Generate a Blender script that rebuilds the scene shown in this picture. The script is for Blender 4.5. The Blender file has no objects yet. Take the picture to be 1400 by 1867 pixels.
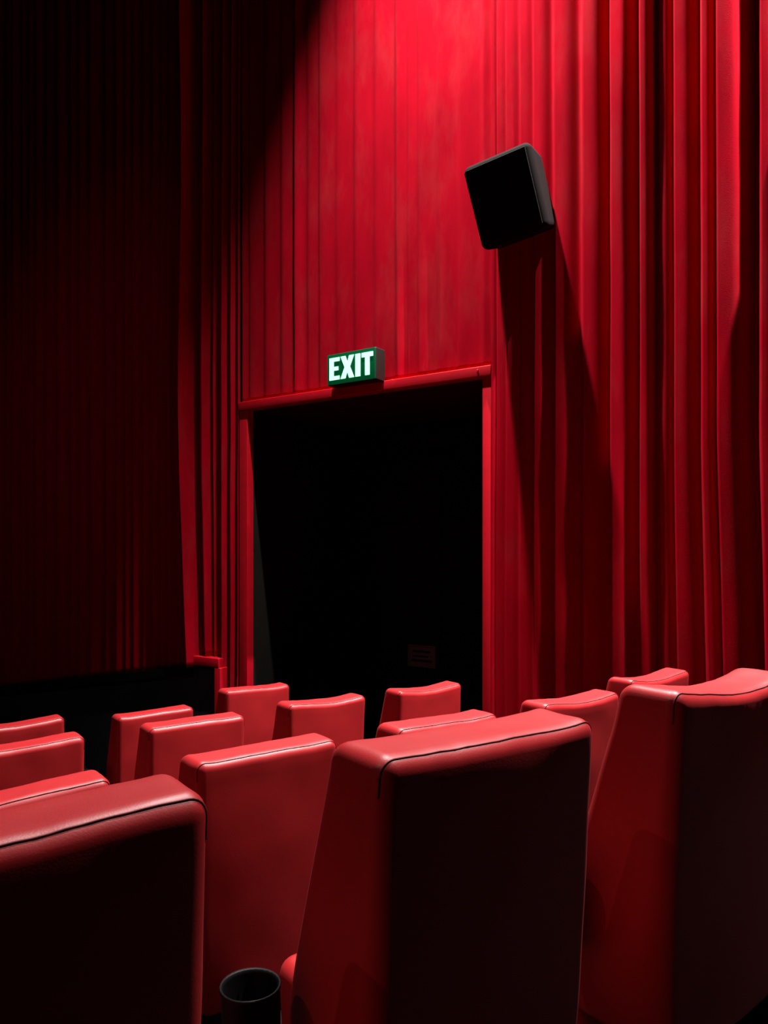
import bpy, bmesh, math, random
from mathutils import Vector, Matrix, noise

random.seed(7)
S = bpy.context.scene
COL = S.collection
PI = math.pi

# ------------------------------------------------------------------ camera, world, exposure
TH = math.radians(36.4)          # the camera looks 36.4 degrees to the right of the way the seats face
ZC = 1.245                       # eye height above the floor of the nearest row
cam_d = bpy.data.cameras.new('camera')
cam_d.sensor_fit = 'HORIZONTAL'
cam_d.sensor_width = 36.0
cam_d.lens = 36.0
cam_d.shift_y = 66.5 / 1400.0
cam_d.clip_start = 0.02
cam = bpy.data.objects.new('camera', cam_d)
COL.objects.link(cam)
cam.location = (0, 0, ZC)
cam.rotation_euler = (PI / 2, 0, -TH)
S.camera = cam

world = bpy.data.worlds.new('world')
S.world = world
world.use_nodes = True
world.node_tree.nodes['Background'].inputs[0].default_value = (0.01, 0.01, 0.012, 1)
world.node_tree.nodes['Background'].inputs[1].default_value = 0.05

S.view_settings.view_transform = 'Standard'
S.view_settings.look = 'None'
S.view_settings.gamma = 1.0
S.view_settings.use_curve_mapping = False
S.view_settings.exposure = 0.0

# lamp settings: (along wall, out from wall, height, power, half angle deg, blend)
LAMP_Z = ZC + 6.5
WALL_LAMPS = [(2.62, 0.87, 4300.0, 37.0, 1.0, -1.15), (-0.40, 0.34, 8200.0, 33.0, 1.0, 0.9)]  # last: how far the beam leans along the wall by floor level
SIDE_LAMPS = [(-5.3, 2.0, 230.0, 20.0, 0.8, (-0.3, 1.9, 0.5)), (-5.3, 5.5, 85.0, 22.0, 1.0, (2.2, 7.3, 1.2))]  # the second one is an added fill that lifts the dim left drape

# ------------------------------------------------------------------ wall frame (side wall stands askew to the seat rows)
Vv = Vector((math.sin(TH), math.cos(TH), 0)); Rr = Vector((math.cos(TH), -math.sin(TH), 0))
NH = (0.826 * Vv + 0.5635 * Rr).normalized()     # from the room into the wall
AL = Vector((-NH.y, NH.x, 0))                    # along the wall towards the screen
DW = 4.5
WROT = math.atan2(-AL.y, -AL.x)                  # rotation that turns local +x to "right along the wall"

def W(s, n, z):
    """point on the side wall: s along it, n out of it into the room, z above the camera's eye level"""
    p = NH * (DW - n) + AL * s
    return Vector((p.x, p.y, ZC + z))

# ------------------------------------------------------------------ materials
def mat(name, base, rough=0.6, spec=0.5, sheen=0.0, sheen_tint=None, noise_scale=None, noise_amt=0.0,
        bump=0.0, bump_scale=200.0, coat=0.0, coat_rough=0.2, emit=None, emit_s=0.0, metal=0.0, stretch=None):
    m = bpy.data.materials.new(name)
    m.use_nodes = True
    nt = m.node_tree
    b = nt.nodes['Principled BSDF']
    b.inputs['Base Color'].default_value = (*base, 1)
    b.inputs['Roughness'].default_value = rough
    b.inputs['Specular IOR Level'].default_value = spec
    b.inputs['Metallic'].default_value = metal
    b.inputs['Sheen Weight'].default_value = sheen
    if sheen_tint: b.inputs['Sheen Tint'].default_value = (*sheen_tint, 1)
    b.inputs['Sheen Roughness'].default_value = 0.45
    b.inputs['Coat Weight'].default_value = coat
    b.inputs['Coat Roughness'].default_value = coat_rough
    if emit:
        b.inputs['Emission Color'].default_value = (*emit, 1)
        b.inputs['Emission Strength'].default_value = emit_s
    tc = nt.nodes.new('ShaderNodeTexCoord')
    src = tc.outputs['Object']
    if stretch:
        mp = nt.nodes.new('ShaderNodeMapping'); mp.inputs['Scale'].default_value = stretch
        nt.links.new(src, mp.inputs['Vector']); src = mp.outputs['Vector']
    if noise_scale:
        n = nt.nodes.new('ShaderNodeTexNoise')
        n.inputs['Scale'].default_value = noise_scale; n.inputs['Detail'].default_value = 6; n.inputs['Roughness'].default_value = 0.65
        nt.links.new(src, n.inputs['Vector'])
        r = nt.nodes.new('ShaderNodeMapRange')
        r.inputs['From Min'].default_value = 0.3; r.inputs['From Max'].default_value = 0.7
        r.inputs['To Min'].default_value = 1 - noise_amt; r.inputs['To Max'].default_value = 1 + noise_amt
        nt.links.new(n.outputs['Fac'], r.inputs['Value'])
        mx = nt.nodes.new('ShaderNodeMix'); mx.data_type = 'RGBA'; mx.blend_type = 'MULTIPLY'
        mx.inputs['Factor'].default_value = 1
        mx.inputs['A'].default_value = (*base, 1)
        nt.links.new(r.outputs['Result'], mx.inputs['B'])
        nt.links.new(mx.outputs['Result'], b.inputs['Base Color'])
    if bump:
        n2 = nt.nodes.new('ShaderNodeTexNoise')
        n2.inputs['Scale'].default_value = bump_scale; n2.inputs['Detail'].default_value = 3
        nt.links.new(tc.outputs['Object'], n2.inputs['Vector'])
        bp = nt.nodes.new('ShaderNodeBump'); bp.inputs['Strength'].default_value = bump; bp.inputs['Distance'].default_value = 0.002
        nt.links.new(n2.outputs['Fac'], bp.inputs['Height'])
        nt.links.new(bp.outputs['Normal'], b.inputs['Normal'])
    return m

M = {}
M['velvet'] = mat('red_velvet', (0.43, 0.0016, 0.014), 0.95, 0.03, sheen=0.012, sheen_tint=(1, 0.25, 0.28),
                  noise_scale=2.2, noise_amt=0.14, bump=0.25, bump_scale=260, stretch=(3, 3, 0.8))
def add_dust(m, tint, scale, lo, hi, amt):
    nt = m.node_tree; b = nt.nodes['Principled BSDF']
    src = b.inputs['Base Color'].links[0].from_socket
    tc = nt.nodes.new('ShaderNodeTexCoord'); mp = nt.nodes.new('ShaderNodeMapping'); mp.inputs['Scale'].default_value = (2.5, 2.5, 0.9)
    n = nt.nodes.new('ShaderNodeTexNoise'); n.inputs['Scale'].default_value = scale; n.inputs['Detail'].default_value = 8; n.inputs['Roughness'].default_value = 0.7
    nt.links.new(tc.outputs['Object'], mp.inputs['Vector']); nt.links.new(mp.outputs['Vector'], n.inputs['Vector'])
    r = nt.nodes.new('ShaderNodeMapRange'); r.inputs['From Min'].default_value = lo; r.inputs['From Max'].default_value = hi; r.inputs['To Max'].default_value = amt
    nt.links.new(n.outputs['Fac'], r.inputs['Value'])
    mx = nt.nodes.new('ShaderNodeMix'); mx.data_type = 'RGBA'
    nt.links.new(r.outputs['Result'], mx.inputs['Factor']); nt.links.new(src, mx.inputs['A']); mx.inputs['B'].default_value = (*tint, 1)
    nt.links.new(mx.outputs['Result'], b.inputs['Base Color'])
add_dust(M['velvet'], (0.42, 0.022, 0.03), 1.6, 0.48, 0.72, 0.7)
M['leather'] = mat('red_leather', (0.38, 0.012, 0.015), 0.46, 0.5, sheen=0.02, sheen_tint=(1, 0.8, 0.78), noise_scale=9, noise_amt=0.06,
                   bump=0.09, bump_scale=420, coat=0.08, coat_rough=0.35)
M['piping'] = mat('dark_red_piping', (0.13, 0.008, 0.01), 0.6)
M['red_paint'] = mat('red_gloss_paint', (0.62, 0.004, 0.018), 0.42, 0.5, noise_scale=14, noise_amt=0.08, bump=0.1, bump_scale=60)
M['black_plastic'] = mat('black_plastic', (0.003, 0.003, 0.004), 0.5, 0.16, bump=0.1, bump_scale=300)
M['black_metal'] = mat('black_metal', (0.01, 0.01, 0.01), 0.5, 0.4, bump=0.05)
M['speaker_shell'] = mat('speaker_shell', (0.005, 0.004, 0.004), 0.9, 0.1, bump=0.2, bump_scale=150)
M['grille'] = mat('speaker_grille', (0.004, 0.004, 0.004), 0.9, 0.2, bump=0.4, bump_scale=500)
M['dado'] = mat('dark_green_dado', (0.04, 0.05, 0.05), 0.6, 0.3, noise_scale=5, noise_amt=0.2)
M['dado_cap'] = mat('dado_cap', (0.006, 0.006, 0.007), 0.5, 0.4, noise_scale=6, noise_amt=0.2)
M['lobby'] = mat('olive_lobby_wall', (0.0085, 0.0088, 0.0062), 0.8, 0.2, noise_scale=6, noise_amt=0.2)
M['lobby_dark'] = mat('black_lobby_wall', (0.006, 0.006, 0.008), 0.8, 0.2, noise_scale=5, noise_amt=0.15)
M['carpet'] = mat('dark_carpet', (0.010, 0.004, 0.005), 0.95, 0.1, noise_scale=60, noise_amt=0.3, bump=0.4, bump_scale=300)
M['wall'] = mat('dark_red_wall', (0.05, 0.003, 0.006), 0.9, 0.1, noise_scale=3, noise_amt=0.1)
M['ceiling'] = mat('black_ceiling', (0.012, 0.012, 0.013), 0.9, 0.1, noise_scale=3, noise_amt=0.1)
M['plate'] = mat('notice_plate', (0.16, 0.11, 0.09), 0.6, noise_scale=20, noise_amt=0.15)
M['plate_ink'] = mat('notice_ink', (0.012, 0.008, 0.008), 0.7)
M['sign_shell'] = mat('sign_shell', (0.02, 0.02, 0.016), 0.5, bump=0.05)
M['sign_green'] = mat('sign_green_panel', (0.0, 0.08, 0.03), 0.3, emit=(0.0, 0.22, 0.06), emit_s=0.2)
M['sign_letter'] = mat('sign_letter', (0.6, 0.9, 0.7), 0.3, emit=(0.32, 1.0, 0.56), emit_s=1.6)
M['bulb'] = mat('lamp_bulb', (0.9, 0.85, 0.8), 0.3, emit=(1, 0.9, 0.85), emit_s=30)
M['chrome'] = mat('steel_screw', (0.6, 0.6, 0.6), 0.25, metal=1.0)

# ------------------------------------------------------------------ helpers
def link(o, parent=None):
    COL.objects.link(o)
    if parent: o.parent = parent
    return o

def obj(name, bm, material, parent=None, smooth=True):
    me = bpy.data.meshes.new(name)
    bm.normal_update()
    bm.to_mesh(me); bm.free()
    if smooth:
        for p in me.polygons: p.use_smooth = True
    me.materials.append(M[material])
    return link(bpy.data.objects.new(name, me), parent)

def empty(name, loc=(0, 0, 0), rotz=0.0):
    o = bpy.data.objects.new(name, None)
    o.empty_display_size = 0.1
    o.location = loc; o.rotation_euler = (0, 0, rotz)
    return link(o)

def tag(o, label=None, cat=None, group=None, kind=None):
    if label: o['label'] = label
    if cat: o['category'] = cat
    if group: o['group'] = group
    if kind: o['kind'] = kind
    return o

def axis_samples(h, r, nflat, nround):
    h2 = max(h - r, 0.0)
    out = []
    for i in range(nround):
        a = (PI / 4) * (1 - i / nround)
        out.append(-h2 - r * math.tan(a))
    for i in range(nflat + 1):
        out.append(-h2 + 2 * h2 * i / nflat)
    for i in range(1, nround + 1):
        a = (PI / 4) * (i / nround)
        out.append(h2 + r * math.tan(a))
    return out

def rbox_bm(hx, hy, hz, r, nf=(1, 1, 1), nr=3, deform=None, center=(0, 0, 0)):
    """box with rounded edges; 'deform' moves each finished point"""
    bm = bmesh.new()
    ax = [axis_samples(h, r, n, nr) for h, n in zip((hx, hy, hz), nf)]
    hh = (hx, hy, hz)
    cache = {}
    def pt(i, j, k):
        key = (i, j, k)
        if key not in cache:
            p = Vector((ax[0][i], ax[1][j], ax[2][k]))
            q = Vector([max(-(h - r), min(h - r, c)) for c, h in zip(p, hh)])
            d = p - q
            if d.length > 1e-9: p = q + d.normalized() * r
            p = p + Vector(center)
            if deform: p = deform(p)
            cache[key] = bm.verts.new(p)
        return cache[key]
    N = [len(a) - 1 for a in ax]
    def quad(a, b, c, d):
        try: bm.faces.new((a, b, c, d))
        except ValueError: pass
    for i in range(N[0]):
        for j in range(N[1]):
            quad(pt(i, j, 0), pt(i, j + 1, 0), pt(i + 1, j + 1, 0), pt(i + 1, j, 0))
            quad(pt(i, j, N[2]), pt(i + 1, j, N[2]), pt(i + 1, j + 1, N[2]), pt(i, j + 1, N[2]))
    for i in range(N[0]):
        for k in range(N[2]):
            quad(pt(i, 0, k), pt(i + 1, 0, k), pt(i + 1, 0, k + 1), pt(i, 0, k + 1))
            quad(pt(i, N[1], k), pt(i, N[1], k + 1), pt(i + 1, N[1], k + 1), pt(i + 1, N[1], k))
    for j in range(N[1]):
        for k in range(N[2]):
            quad(pt(0, j, k), pt(0, j, k + 1), pt(0, j + 1, k + 1), pt(0, j + 1, k))
            quad(pt(N[0], j, k), pt(N[0], j + 1, k), pt(N[0], j + 1, k + 1), pt(N[0], j, k + 1))
    return bm

def tube_bm(path, rad, seg=6):
    bm = bmesh.new()
    rings = []
    for i, p in enumerate(path):
        d = (path[min(i + 1, len(path) - 1)] - path[max(i - 1, 0)]).normalized()
        u = d.orthogonal().normalized() if i == 0 else (rings[-1][1] - d * rings[-1][1].dot(d)).normalized()
        w = d.cross(u)
        rings.append(([bm.verts.new(p + (u * math.cos(t) + w * math.sin(t)) * rad) for t in [2 * PI * k / seg for k in range(seg)]], u))
    for a, b in zip(rings, rings[1:]):
        for k in range(seg):
            bm.faces.new((a[0][k], a[0][(k + 1) % seg], b[0][(k + 1) % seg], b[0][k]))
    bm.faces.new(rings[0][0][::-1]); bm.faces.new(rings[-1][0])
    return bm

def lathe_bm(prof, seg=24, center=(0, 0, 0)):
    bm = bmesh.new()
    c = Vector(center)
    rows = [[bm.verts.new(c + Vector((r * math.cos(2 * PI * k / seg), r * math.sin(2 * PI * k / seg), z))) for k in range(seg)] for r, z in prof]
    for a, b in zip(rows, rows[1:]):
        for k in range(seg):
            bm.faces.new((a[k], a[(k + 1) % seg], b[(k + 1) % seg], b[k]))
    return bm

def prism_bm(pts, thick_vec):
    """polygon (list of Vectors) extruded by thick_vec"""
    bm = bmesh.new()
    a = [bm.verts.new(p) for p in pts]
    b = [bm.verts.new(p + thick_vec) for p in pts]
    bm.faces.new(a); bm.faces.new(b[::-1])
    n = len(pts)
    for i in range(n):
        bm.faces.new((a[i], b[i], b[(i + 1) % n], a[(i + 1) % n]))
    bmesh.ops.recalc_face_normals(bm, faces=bm.faces)
    return bm

def wall_box(name, s0, s1, n0, n1, z0, z1, material, parent=None, r=0.004, nf=(1, 1, 1)):
    """a box square to the side wall; origin at its centre"""
    c = W((s0 + s1) / 2, (n0 + n1) / 2, (z0 + z1) / 2)
    bm = rbox_bm(abs(s1 - s0) / 2, abs(n1 - n0) / 2, abs(z1 - z0) / 2, min(r, 0.45 * min(abs(s1 - s0), abs(n1 - n0), abs(z1 - z0))), nf, 2)
    o = obj(name, bm, material, parent)
    mw = Matrix.Translation(c) @ Matrix.Rotation(WROT, 4, 'Z')
    o.matrix_world = mw
    if parent:
        bpy.context.view_layer.update()
        o.matrix_parent_inverse = parent.matrix_world.inverted()
        o.matrix_basis = mw
    return o

# ------------------------------------------------------------------ room shell
FLOORS = [0.0, -0.282, -0.456, -0.595]
ROWY = [0.92, 1.99, 3.20, 4.30]
DOOR_S0, DOOR_S1 = 2.262, 4.345          # clear opening along the wall
HEAD_Z = 1.105                           # underside of the door head above eye level
FLOOR_DOOR = -0.75                       # abs height of the floor at the doorway
CEIL = ZC + 6.7

def build_floor():
    bm = bmesh.new()
    x0, x1 = -9.0, 7.5
    edges = [(-6.5, 0.58), (-2.2, 0.38), (-0.55, 0.20), (0.50, 0.0), (1.58, FLOORS[1]), (2.80, FLOORS[2]), (3.90, FLOORS[3]), (4.95, FLOOR_DOOR), (6.2, -0.9), (7.4, -1.05), (8.6, -1.2), (12.5, None)]
    prof = []
    for (y, z), (y2, _) in zip(edges, edges[1:]):
        prof += [(y, z), (y2, z)]
    a = [bm.verts.new((x0, y, z)) for y, z in prof]
    b = [bm.verts.new((x1, y, z)) for y, z in prof]
    c = [bm.verts.new((x0, y, -1.6)) for y, z in (prof[0], prof[-1])]
    d = [bm.verts.new((x1, y, -1.6)) for y, z in (prof[0], prof[-1])]
    for i in range(len(prof) - 1):
        bm.faces.new((a[i], b[i], b[i + 1], a[i + 1]))
    bm.faces.new((c[0], d[0], b[0], a[0])); bm.faces.new((a[-1], b[-1], d[1], c[1])); bm.faces.new((c[0], c[1], d[1], d[0]))
    bmesh.ops.recalc_face_normals(bm, faces=bm.faces)
    return obj('floor', bm, 'carpet', smooth=False)
tag(build_floor(), kind='structure')

def slab(name, x0, x1, y0, y1, z0, z1, material):
    bm = rbox_bm((x1 - x0) / 2, (y1 - y0) / 2, (z1 - z0) / 2, 0.005, (1, 1, 1), 1)
    o = obj(name, bm, material, smooth=False)
    o.location = ((x0 + x1) / 2, (y0 + y1) / 2, (z0 + z1) / 2)
    return tag(o, kind='structure')
slab('ceiling', -9, 7.5, -6.5, 12.5, CEIL, CEIL + 0.2, 'ceiling')
slab('wall_left', -7.0, -6.8, -6.5, 12.5, -1.6, CEIL, 'wall')
slab('wall_back', -9, 7.5, -6.7, -6.5, -1.6, CEIL, 'wall')
slab('wall_screen', -9, 7.5, 12.3, 12.5, -1.6, CEIL, 'lobby_dark')

ZB = -1.6 - ZC
ZT = CEIL - ZC
wr = empty('wall_right', W(3.3, 0, ZB)); tag(wr, kind='structure')
bpy.context.view_layer.update()
wall_box('wall_panel', DOOR_S1 + 0.02, 11.5, -0.25, 0.0, ZB, ZT, 'wall', wr)
wall_box('wall_panel', -6.5, DOOR_S0 - 0.02, -0.25, 0.0, ZB, ZT, 'wall', wr)
wall_box('wall_panel', DOOR_S0, DOOR_S1, -0.25, 0.0, HEAD_Z, ZT, 'wall', wr)
# lobby behind the opening
LOB = 1.25
lob = empty('wall_lobby', W(3.3, -LOB, ZB)); tag(lob, kind='structure')
bpy.context.view_layer.update()
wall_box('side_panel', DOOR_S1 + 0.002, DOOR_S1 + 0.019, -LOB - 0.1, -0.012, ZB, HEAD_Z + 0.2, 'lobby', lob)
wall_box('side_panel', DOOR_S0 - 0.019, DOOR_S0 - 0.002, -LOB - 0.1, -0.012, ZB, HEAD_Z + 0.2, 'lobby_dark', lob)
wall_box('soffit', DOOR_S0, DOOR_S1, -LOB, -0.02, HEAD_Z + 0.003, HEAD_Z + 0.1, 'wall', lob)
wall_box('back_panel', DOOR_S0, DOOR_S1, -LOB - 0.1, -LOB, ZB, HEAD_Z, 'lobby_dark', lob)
# dark double doors at the back of the lobby
d2 = empty('door_2', W(3.3, -LOB + 0.03, FLOOR_DOOR - ZC)); tag(d2, kind='structure')
bpy.context.view_layer.update()
mid = (DOOR_S0 + DOOR_S1) / 2
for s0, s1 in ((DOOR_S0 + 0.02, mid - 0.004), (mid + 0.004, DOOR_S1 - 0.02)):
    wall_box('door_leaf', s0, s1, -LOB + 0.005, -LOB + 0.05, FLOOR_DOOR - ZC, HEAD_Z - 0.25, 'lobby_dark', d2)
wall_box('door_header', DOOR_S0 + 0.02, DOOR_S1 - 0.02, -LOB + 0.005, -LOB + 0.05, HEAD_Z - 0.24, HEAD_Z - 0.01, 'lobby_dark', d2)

# notice plate on the dark door
pl = empty('notice_plate', W(3.48, -LOB + 0.05, -1.02)); tag(pl, 'small dim framed notice on the dark door inside the exit opening', 'notice')
bpy.context.view_layer.update()
ps0, ps1, pz0, pz1 = 3.345, 3.625, -1.03, -0.84
wall_box('plate', ps0, ps1, -LOB + 0.051, -LOB + 0.058, pz0, pz1, 'plate', pl, 0.002)
for a, b, c, d in ((ps0, ps1, pz1 - 0.012, pz1), (ps0, ps1, pz0, pz0 + 0.012), (ps0, ps0 + 0.012, pz0 + 0.012, pz1 - 0.012), (ps1 - 0.012, ps1, pz0 + 0.012, pz1 - 0.012)):
    wall_box('frame_bar', a, b, -LOB + 0.058, -LOB + 0.066, c, d, 'plate', pl, 0.002)
for a, b, c, d in ((3.40, 3.58, -0.905, -0.885), (3.42, 3.58, -0.945, -0.93), (3.38, 3.59, -0.985, -0.965)):
    wall_box('printed_line', a, b, -LOB + 0.0581, -LOB + 0.0595, c, d, 'plate_ink', pl, 0.0003)

# ------------------------------------------------------------------ door frame of the exit opening
dr = empty('door_1', W(3.3, 0.0, FLOOR_DOOR - ZC)); tag(dr, kind='structure')
bpy.context.view_layer.update()
TR = 0.066
TN = 0.075                                # the trim stands this far proud of the wall
hd = wall_box('door_head', DOOR_S0 - TR, DOOR_S1 + 0.09, -0.01, TN, HEAD_Z, HEAD_Z + TR, 'red_paint', dr, 0.005)
wall_box('door_jamb', DOOR_S0 - TR + 0.002, DOOR_S0, -0.01, TN - 0.012, FLOOR_DOOR - ZC, HEAD_Z - 0.001, 'red_paint', dr, 0.005)
wall_box('door_jamb', DOOR_S1, DOOR_S1 + 0.088, -0.01, TN - 0.012, FLOOR_DOOR - ZC, HEAD_Z - 0.001, 'red_paint', dr, 0.005)
# screw hook low on the head at its right end
hk = wall_box('hook', DOOR_S0 + 0.018, DOOR_S0 + 0.03, TN, TN + 0.014, HEAD_Z + 0.022, HEAD_Z + 0.046, 'red_paint', dr, 0.004)

# ------------------------------------------------------------------ curtains
def pleats(crests, s, sharp, power=0.85):
    """crests: list of (s, amplitude) with s falling; returns n of the cloth"""
    if s >= crests[0][0]: return crests[0][1]
    for (s0, a0), (s1, a1) in zip(crests, crests[1:]):
        if s <= s0 and s >= s1:
            p = (s0 - s) / (s0 - s1)
            if p < sharp:
                q = p / sharp
                return a0 * (0.5 + 0.5 * math.cos(PI * q ** power))
            q = (p - sharp) / (1 - sharp)
            return a1 * (0.5 - 0.5 * math.cos(PI * q))
    return crests[-1][1]

def curtain_mesh(name, crests, sharp, s_hi, s_lo, zbot, ztop, base, seed, parent=None, drift=0.012, per=16, nz=56, drift_fn=None, power=0.85):
    ss = []
    cs = [c for c, _ in crests]
    pts = [s_hi] + [c for c in cs if s_lo < c < s_hi] + [s_lo]
    for a, b in zip(pts, pts[1:]):
        k = max(4, per)
        ss += [a + (b - a) * i / k for i in range(k)]
    ss.append(s_lo)
    bm = bmesh.new()
    rows = []
    for s in ss:
        zb = zbot(s) if callable(zbot) else zbot
        col = []
        n0 = pleats(crests, s, sharp, power)
        for j in range(nz + 1):
            t = j / nz
            z = zb + (ztop - zb) * t ** 1.25
            amp = 1.0 + 0.30 * noise.noise((s * 1.7 + seed, z * 0.35, seed)) 
            ds = drift * noise.noise((s * 0.9, z * 0.3 + seed * 3, 5.1)) + 0.3 * drift * noise.noise((s * 3.1, z * 1.1, seed))
            if drift_fn: ds += drift_fn(s, z)
            n = base + n0 * amp + 0.004 * noise.noise((s * 5, z * 2.2, seed + 9))
            p = W(s + ds, max(n, 0.004), z)
            col.append(bm.verts.new(p))
        rows.append(col)
    for a, b in zip(rows, rows[1:]):
        for j in range(nz):
            bm.faces.new((a[j], b[j], b[j + 1], a[j + 1]))
    for f in bm.faces:
        if f.normal.length == 0: f.normal_update()
    bm.normal_update()
    me = bpy.data.meshes.new(name)
    org = W((s_hi + s_lo) / 2, 0.0, zbot(s_hi) if callable(zbot) else zbot)
    bmesh.ops.translate(bm, verts=bm.verts, vec=-org)
    bm.to_mesh(me); bm.free()
    for p in me.polygons: p.use_smooth = True
    me.materials.append(M['velvet'])
    o = bpy.data.objects.new(name, me); o.location = org
    md = o.modifiers.new('cloth_thickness', 'SOLIDIFY'); md.thickness = 0.004; md.offset = -1
    return link(o, parent)

FD = FLOOR_DOOR - ZC
# to the right of the doorway: heavy drape with deep folds
rc = [(2.196, 0.012), (2.15, 0.008), (2.084, 0.014), (1.985, 0.016), (1.891, 0.035), (1.755, 0.045), (1.576, 0.055), (1.402, 0.075), (1.238, 0.08),
      (1.145, 0.035), (1.065, 0.05), (0.917, 0.065), (0.833, 0.13), (0.625, 0.11), (0.50, 0.07), (0.36, 0.08)]
x = 0.36
while x > -4.2:
    x -= random.uniform(0.11, 0.19); rc.append((x, random.uniform(0.05, 0.09)))
def right_drift(s, z):
    # folds swing a little towards the door low down
    k = max(0.0, min(1.0, (0.6 - z) / 2.0))
    return -0.05 * k * max(0.0, min(1.0, (1.3 - s) / 0.4))
rcur = curtain_mesh('drape', rc, 0.83, 2.194, -4.2, 0.10 - ZC - 0.45, ZT - 0.02, 0.062, 3.3, drift_fn=right_drift, power=2.3)
tag(rcur, 'heavy red velvet drape with deep folds right of the exit doorway', 'curtain')

# over the doorway: nearly flat pleated cloth
vc = [(4.50, 0.015), (4.43, 0.010), (4.35, 0.008), (4.172, 0.010), (3.999, 0.010), (3.862, 0.028), (3.74, 0.006), (3.628, 0.009), (3.462, 0.006), (3.296, 0.011),
      (3.117, 0.01), (2.931, 0.030), (2.85, 0.008), (2.764, 0.016), (2.599, 0.016), (2.436, 0.017), (2.267, 0.018), (2.192, 0.03)]
vcur = curtain_mesh('door_valance', vc, 0.78, 4.44, 2.198, HEAD_Z + TR + 0.003, ZT - 0.02, 0.02, 8.1, drift=0.008, per=14)
tag(vcur, 'flat pleated red cloth panel hung above the exit doorway', 'curtain')

# left of the doorway: drape that ends above the dado
DADO_END = 4.62
def dado_z(s): return -0.985 - 0.163 * (s - 4.92)
def left_bot(s):
    if s <= DADO_END - 0.001: return FD
    if s <= 4.93: return -0.884
    return dado_z(s) + 0.01
lc = [(4.44, 0.05), (4.509, 0.06), (4.60, 0.07), (4.65, 0.03), (4.72, 0.05), (4.80, 0.10), (4.88, 0.05), (4.955, 0.20), (5.09, 0.06), (5.18, 0.04), (5.27, 0.06), (5.38, 0.05),
      (5.49, 0.055), (5.62, 0.045), (5.75, 0.05), (5.86, 0.05), (5.96, 0.07)]
x = 5.96
while x < 11.2:
    x += random.uniform(0.13, 0.24); lc.append((x, random.uniform(0.03, 0.06)))
lc = lc[::-1]
def left_drift(s, z):
    k = max(0.0, min(1.0, (1.5 - z) / 2.4)) ** 1.5
    return -0.055 * k * math.exp(-((s - 4.93) / 0.16) ** 2)
lcur_a = curtain_mesh('drape', [c for c in lc], 0.55, 11.2, 4.931, left_bot, ZT - 0.02, 0.02, 5.7, per=14, drift_fn=left_drift)
lcur_b = curtain_mesh('drape_panel', [c for c in lc], 0.55, 4.931, 4.622, left_bot, ZT - 0.02, 0.02, 5.7, parent=lcur_a, per=14, drift_fn=left_drift)
lcur_c = curtain_mesh('drape_panel', [c for c in lc], 0.55, 4.622, 4.438, left_bot, ZT - 0.02, 0.02, 5.7, parent=lcur_a, per=14)
bpy.context.view_layer.update()
for o in (lcur_b, lcur_c): o.location = o.location - lcur_a.location
tag(lcur_a, 'shadowed red velvet drape left of the doorway, hanging down to the dark dado', 'curtain')

# sloping dado below the left drape, with its red end trim
pts = [W(DADO_END, 0.10, FD - 0.3), W(DADO_END, 0.10, -0.965), W(4.92, 0.10, -0.985), W(11.2, 0.10, dado_z(11.2)), W(11.2, 0.10, -3.0)]
org = W(DADO_END, 0.0, FD)
dd = obj('trim_1', prism_bm([p - org for p in pts], NH * 0.10), 'dado', smooth=False); dd.location = org
tag(dd, kind='structure')
cp = [W(4.93, 0.13, dado_z(4.93) + 0.012), W(11.2, 0.13, dado_z(11.2) + 0.012), W(11.2, 0.13, dado_z(11.2) - 0.06), W(4.93, 0.13, dado_z(4.93) - 0.06)]
o2 = obj('cap_rail', prism_bm([p - org for p in cp], NH * 0.029), 'dado_cap', dd, smooth=False)
t2 = empty('trim_2', W(4.75, 0.0, -0.96)); tag(t2, kind='structure')
bpy.context.view_layer.update()
wall_box('ledge_board', DADO_END - 0.03, 4.925, 0.0, 0.14, -0.962, -0.888, 'red_paint', t2, 0.006)
wall_box('ledge_post', DADO_END - 0.05, DADO_END + 0.02, 0.0, 0.139, FD, -0.963, 'red_paint', t2, 0.006)

# ------------------------------------------------------------------ exit sign
sg = empty('exit_sign', W(3.23, 0.0, 1.165)); sg.rotation_euler = (0, 0, WROT + PI)
tag(sg, 'lit green and white EXIT sign box above the doorway', 'exit sign')
SW, SH, SD = 0.425, 0.222, 0.175
# local frame after the rotation: x towards the screen (left in view), y into ... built so that +y points into the room
def sgn(bm, name, material, parent=None, smooth=True):
    return obj(name, bm, material, parent or sg, smooth)
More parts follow.
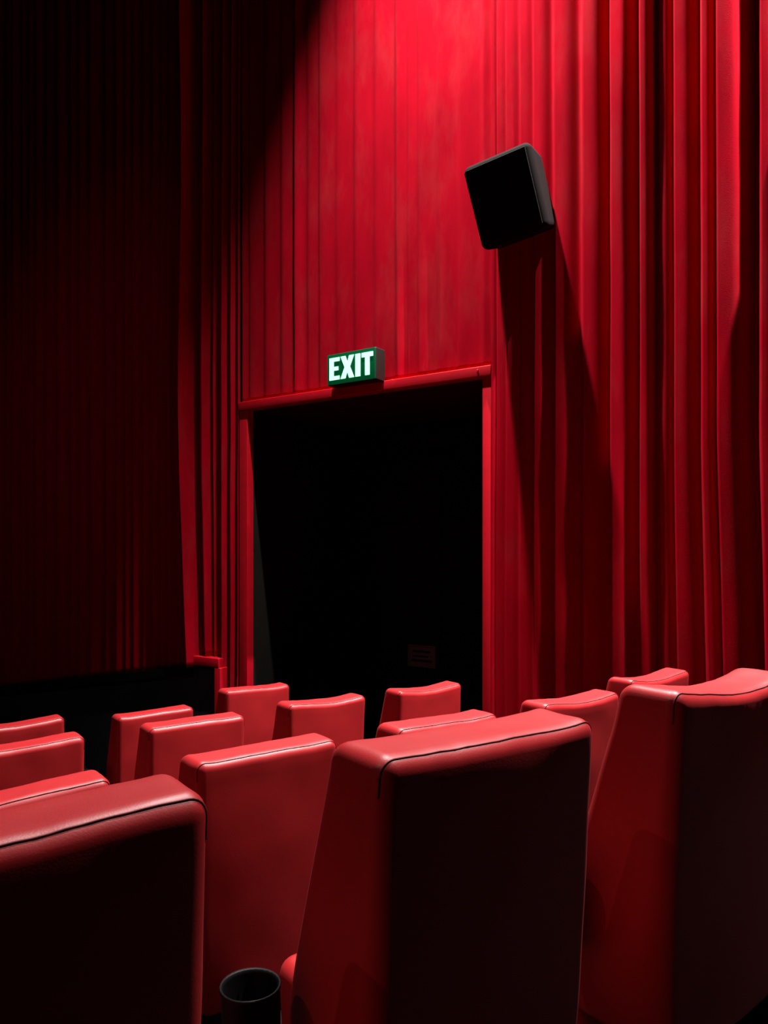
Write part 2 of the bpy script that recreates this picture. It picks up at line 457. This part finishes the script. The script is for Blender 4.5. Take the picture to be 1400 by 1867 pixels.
# after rotating by WROT + pi local +x = AL ; local +y = -NH... checked below
ylocal = Matrix.Rotation(WROT + PI, 3, 'Z') @ Vector((0, 1, 0))
YS = 1.0 if ylocal.dot(-NH) > 0 else -1.0
sgn(rbox_bm(SW / 2, (SD - 0.06) / 2, SH / 2, 0.008, (1, 1, 1), 3, center=(0, YS * (SD + 0.06) / 2, SH / 2)), 'housing', 'sign_shell')
face = sgn(rbox_bm(SW / 2 - 0.004, 0.004, SH / 2 - 0.004, 0.003, (1, 1, 1), 2, center=(0, YS * (SD + 0.002), SH / 2)), 'face_panel', 'sign_green')
def letter(polys, x0, wd):
    """polys in a unit box (x right as read, y up); placed with its left edge x0 from the left of the face"""
    bm = bmesh.new()
    H = 0.158; zb = (SH - H) / 2 + 0.002
    for poly in polys:
        a = []
        for u, v_ in poly:
            xx = SW / 2 - (x0 + u * wd)
            a.append((xx, zb + v_ * H))
        f = [bm.verts.new((p[0], YS * (SD + 0.0065), p[1])) for p in a]
        g = [bm.verts.new((p[0], YS * (SD + 0.0105), p[1])) for p in a]
        bm.faces.new(g); bm.faces.new(f[::-1])
        n = len(a)
        for i in range(n): bm.faces.new((f[i], g[i], g[(i + 1) % n], f[(i + 1) % n]))
    bmesh.ops.recalc_face_normals(bm, faces=bm.faces)
    o = sgn(bm, 'letter', 'sign_letter', face, smooth=False)
    return o
E_ = [[(0, 0), (1, 0), (1, .17), (.42, .17), (.42, .42), (.88, .42), (.88, .59), (.42, .59), (.42, .83), (1, .83), (1, 1), (0, 1)]]
X_ = [[(0, 0), (.36, 0), (.5, .30), (.64, 0), (1, 0), (.70, .5), (1, 1), (.64, 1), (.5, .70), (.36, 1), (0, 1), (.30, .5)]]
I_ = [[(0, 0), (1, 0), (1, 1), (0, 1)]]
T_ = [[(.30, 0), (.70, 0), (.70, .80), (1, .80), (1, 1), (0, 1), (0, .80), (.30, .80)]]
letter(E_, 0.026, 0.090); letter(X_, 0.126, 0.118); letter(I_, 0.256, 0.042); letter(T_, 0.310, 0.096)

# ------------------------------------------------------------------ loudspeakers on the wall
SPK = dict(s=1.965, n=0.27, z=2.092, w=0.425, h=0.49, d=0.28, yaw=-0.14, pit=-0.30, roll=-0.165)
def make_speaker(s, label):
    k = SPK
    root = empty('wall_speaker', W(s, k['n'], k['z']))
    rl = Matrix.Rotation(k['yaw'], 3, 'Z') @ Matrix.Rotation(k['pit'], 3, 'X') @ Matrix.Rotation(k['roll'], 3, 'Y')
    # frame: x right along the wall, y out of the wall, z up (left-handed mirror avoided by hand)
    ex, ey, ez = -AL, -NH, Vector((0, 0, 1))
    def L(p):
        q = rl @ Vector(p)
        return ex * q.x + ey * q.y + ez * q.z
    hw, hd, hh = k['w'] / 2, k['d'] / 2, k['h'] / 2
    def flip(bm):
        bmesh.ops.recalc_face_normals(bm, faces=bm.faces); return bm
    # cabinet narrows a little towards the back
    def df(p):
        t = (p.y + hd) / (2 * hd)
        f = 0.90 + 0.10 * t
        return L((p.x * f, p.y - 0.075 * (1 - t), p.z * f))
    cab = obj('cabinet', flip(rbox_bm(hw, hd, hh, 0.042, (2, 2, 2), 5, df)), 'speaker_shell', root)
    obj('grille', flip(rbox_bm(hw - 0.03, 0.006, hh - 0.03, 0.005, (2, 1, 2), 2, lambda p: L((p.x, p.y + hd + 0.003, p.z)))), 'grille', root)
    # bracket back to the wall
    a = L((0, -hd - 0.06, 0)); b = -ey * (k['n'] - 0.02) + ez * 0.05
    arm = obj('bracket_arm', tube_bm([a, a.lerp(b, 0.5) + ez * 0.01, b], 0.018, 10), 'black_metal', root)
    pbm = rbox_bm(0.06, 0.008, 0.08, 0.004, (1, 1, 1), 2, lambda p: ex * p.x + ey * p.y + ez * p.z + b)
    obj('wall_plate', flip(pbm), 'black_metal', root)
    tag(root, label, 'speaker', 'loudspeakers on the side wall')
    return root
make_speaker(SPK['s'], 'black loudspeaker tilted down from the red drape, casting a long shadow')
make_speaker(SPK['s'] - 1.69, 'black loudspeaker at the right edge of the picture, almost out of view')

# ------------------------------------------------------------------ cinema seats
SEAT_W = 0.43
TOP = 0.97
def back_profile(d):
    """(y of the back face, y of the front face) at d below the top"""
    yb = -0.132 + 0.055 * d
    yf = 0.33 * d if d < 0.30 else 0.099 + 0.12 * (1 - math.exp(-(d - 0.30) * 3.0))
    return yb, yf
BH = 0.69                      # height of the backrest
HW = SEAT_W / 2
SEAT_VAR = dict(seed=0.0, dip=0.011)
def back_deform(p):
    # p in a box: x +-HW, y +-0.06, z +-BH/2
    d = BH / 2 - p.z
    yb, yf = back_profile(max(d, 0))
    t = (p.y + 0.06) / 0.12
    u = p.x / HW
    wtop = math.exp(-(d / 0.05) ** 2)
    x = p.x
    low = max(0.0, (d - 0.42) / 0.27)
    x *= 1 - 0.16 * min(low, 1.2) ** 2
    x *= 1 + 0.012 * math.sin(min(d, 0.5) / 0.5 * PI)
    # soft padding on the rear face and the sides
    y = yb + (yf - yb) * t
    z = TOP - d
    soft = max(0.0, 1 - u * u)
    if p.y < -0.02: y -= 0.012 * soft * min(1, d / 0.25)
    if p.y > 0.02: y -= 0.018 * soft * (1 - wtop)
    sd = SEAT_VAR['seed']
    z += wtop * (SEAT_VAR['dip'] * (abs(u) ** 2.0) - 0.4 * SEAT_VAR['dip'] + 0.004 * math.sin(2.6 * u + 0.6 + sd))
    q = Vector((p.x * 9 + sd * 7.3, t * 0.8, d * 7 + sd))
    nv = noise.noise_vector(q)
    lump = 0.0045 * (0.35 + 0.65 * math.exp(-(d / 0.12) ** 2))
    q2 = Vector((p.x * 34 + sd * 3.1, t * 3, d * 20))
    fine = 0.0012 * math.exp(-(d / 0.07) ** 2) * noise.noise(q2)
    return Vector((x + 0.7 * lump * nv.x, y + lump * nv.y, z + (0.6 * lump * nv.z + fine) * math.exp(-(d / 0.2) ** 2)))
def build_backrest():
    return rbox_bm(HW, 0.06, BH / 2, 0.026, (22, 5, 22), 4, back_deform)

def piping_path(side):
    """seam that runs up one edge, over the corner and along the top of the rear face"""
    path = []
    r = 0.026
    yq = -0.06 + r * 0.42
    e = 0.0015
    def P(x, z): return back_deform(Vector((x, yq, z))) 
    rc_ = r * 0.82 + 0.0004                  # radius of the seam line round the corner
    zt = BH / 2; zlow = zt - 0.05
    cx, cz = -HW + r, zt - r
    half = [(cx - rc_, zlow + (cz - zlow) * i / 8) for i in range(9)]
    half += [(cx + rc_ * math.cos(PI - PI / 2 * i / 6), cz + rc_ * math.sin(PI - PI / 2 * i / 6)) for i in range(1, 7)]
    m = 24
    mids = [(cx + (-2 * cx) * i / m, cz + rc_) for i in range(1, m)]
    pts2 = half + mids + [(-a, b) for a, b in half[::-1]]
    return [P(a, b) for a, b in pts2]

def make_seat_proto():
    root = empty('cinema_seat')
    obj('backrest', build_backrest(), 'leather', root)
    obj('piping', tube_bm(piping_path(0), 0.0014, 6), 'piping', root)
    def cush(p):
        # tipped-up cushion: leans forward a little at its top edge
        u = p.x / 0.235
        return Vector((p.x, p.y + 0.10 * (p.z - 0.45) + 0.02 * (1 - u * u) * (1 if p.y > 0.19 else 0), p.z))
    obj('seat_cushion', rbox_bm(0.172, 0.040, 0.200, 0.03, (6, 2, 6), 3, cush, (0, 0.185, 0.352)), 'leather', root)
    obj('seat_base', rbox_bm(0.17, 0.12, 0.115, 0.02, (1, 1, 1), 2, None, (0, 0.24, 0.116)), 'black_metal', root)
    ar = obj('armrest', rbox_bm(0.040, 0.17, 0.022, 0.012, (2, 6, 1), 3, None, (0.340, 0.36, 0.42)), 'black_plastic', root)
    obj('armrest_support', rbox_bm(0.030, 0.14, 0.199, 0.01, (1, 1, 1), 2, None, (0.340, 0.36, 0.198)), 'black_plastic', root)
    ch = lathe_bm([(0.0, 0.44), (0.034, 0.44), (0.037, 0.46), (0.0415, 0.612), (0.0435, 0.614), (0.0442, 0.618), (0.043, 0.621), (0.040, 0.619), (0.0385, 0.614), (0.033, 0.46), (0.0, 0.458)], 28, (0.364, 0.08, 0))
    obj('cup_holder', ch, 'black_plastic', ar)
    return root

PROTO = make_seat_proto()
def copy_seat(root):
    r = root.copy(); COL.objects.link(r)
    for ch in root.children:
        c = ch.copy(); COL.objects.link(c); c.parent = r
        for g in ch.children:
            e = g.copy(); COL.objects.link(e); e.parent = c
    return r

# (row, x of the right end of the backrest, height factor, yaw deg, y shift, label)
SEATS = [
    (0, 0.350, 1.000, 0.0, 0.0, 'nearest red leather seat in the lower left corner, black cup holder beside it'),
    (0, 1.010, 1.000, 0.0, 0.0, 'large red leather seat in the middle foreground with dark seam along its top'),
    (0, 1.662, 1.004, 0.0, 0.0, 'tall red leather seat at the right edge with a dipped top'),
    (0, 2.316, 1.000, 0.0, 0.0, 'red seat cut off by the lower right corner of the picture'),
    (1, 0.568, 1.000, 0.0, 0.0, 'red leather seat whose top just shows behind the nearest lower left seat'),
    (1, 1.210, 1.006, 0.0, 0.0, 'red leather seat directly left of the large middle foreground seat, one row ahead'),
    (1, 1.860, 0.998, 0.0, 0.0, 'red seat mostly hidden behind the large middle foreground seat, only its top showing'),
    (1, 2.520, 0.992, 0.0, 0.0, 'bright red seat between the middle foreground seat and the tall right seat'),
    (1, 3.160, 1.000, 0.0, 0.10, 'red seat nearest the drape, peeping out behind the tall right seat'),
    (2, 0.833, 1.000, 0.0, 0.0, 'middle one of the three seat tops stacked up along the left edge'),
    (2, 1.512, 1.000, 0.0, 0.0, 'red seat left of the doorway, in front of the seat by the dado'),
    (2, 2.158, 1.010, 0.0, 0.0, 'red seat before the left part of the dark doorway, pale shine on its left corner'),
    (2, 2.790, 1.002, 0.0, 0.0, 'bright red seat standing alone before the right part of the dark doorway'),
    (3, 1.030, 0.990, 0.0, 0.0, 'farthest red seat at the left edge, in front of the dark dado'),
    (3, 1.730, 0.960, 0.0, 0.0, 'far red seat by the dado, partly behind the seat left of the doorway'),
    (3, 2.357, 1.030, 0.0, 0.0, 'far bright red seat at the foot of the left door jamb'),
]
DIPS = {2: 0.024, 0: 0.012, 1: 0.013, 3: 0.015, 8: 0.016}
def remesh(o, part, bm):
    for ch in o.children:
        if ch.name.split('.')[0] == part:
            me = bpy.data.meshes.new(part); bm.normal_update(); bm.to_mesh(me); bm.free()
            for p in me.polygons: p.use_smooth = True
            me.materials.append(ch.data.materials[0]); ch.data = me
for i, (row, xr, hf, yaw, dy, label) in enumerate(SEATS):
    o = PROTO if i == 0 else copy_seat(PROTO)
    SEAT_VAR['seed'] = 1.37 * i; SEAT_VAR['dip'] = DIPS.get(i, 0.008 + 0.006 * random.random())
    remesh(o, 'backrest', build_backrest())
    remesh(o, 'piping', tube_bm(piping_path(0), 0.0014, 6))
    o.location = (xr - SEAT_W / 2, ROWY[row] + dy, FLOORS[row])
    o.rotation_euler = (0, 0, math.radians(yaw))
    o.scale = (1, 1, hf)
    tag(o, label, 'seat', 'red leather cinema seats')

# ------------------------------------------------------------------ ceiling downlights and one added fill spot
def downlight(pos, power, half_deg, blend, label, aim=None, color=(1.0, 0.86, 0.84)):
    root = empty('downlight', pos)
    obj('housing', lathe_bm([(0.0, 0.16), (0.11, 0.16), (0.11, -0.02), (0.125, -0.02), (0.125, -0.03), (0.095, -0.03), (0.095, 0.14), (0.0, 0.14)], 28), 'black_metal', root)
    obj('bulb', lathe_bm([(0.0, 0.055), (0.03, 0.06), (0.045, 0.085), (0.045, 0.12), (0.02, 0.138), (0, 0.138)], 20), 'bulb', root)
    ld = bpy.data.lights.new('downlight_beam', 'SPOT')
    ld.energy = power; ld.spot_size = math.radians(2 * half_deg); ld.spot_blend = blend
    ld.shadow_soft_size = 0.045; ld.color = color
    lo = link(bpy.data.objects.new('downlight_beam', ld), root)
    lo.location = (0, 0, -0.05)
    if aim:
        lo.rotation_euler = (Vector(aim) - Vector(pos)).to_track_quat('-Z', 'Y').to_euler()
    tag(root, label, 'lamp', 'ceiling downlights')
    return root
for (s, n, pw, ha, bl, lean), lb in zip(WALL_LAMPS, ('ceiling downlight above the exit doorway', 'ceiling downlight above the drape right of the doorway')):
    p = W(s, n, 0); p.z = LAMP_Z
    q = W(s + lean, n, 0); q.z = 0.0
    downlight(p, pw, ha, bl, lb, aim=q)
for (x, y, pw, ha, bl, am), lb in zip(SIDE_LAMPS, ('ceiling downlight by the opposite side wall, level with the seats', 'added fill spot by the opposite side wall, unseen, softly lighting the left drape')):
    downlight((x, y, LAMP_Z), pw, ha, bl, lb, aim=am)
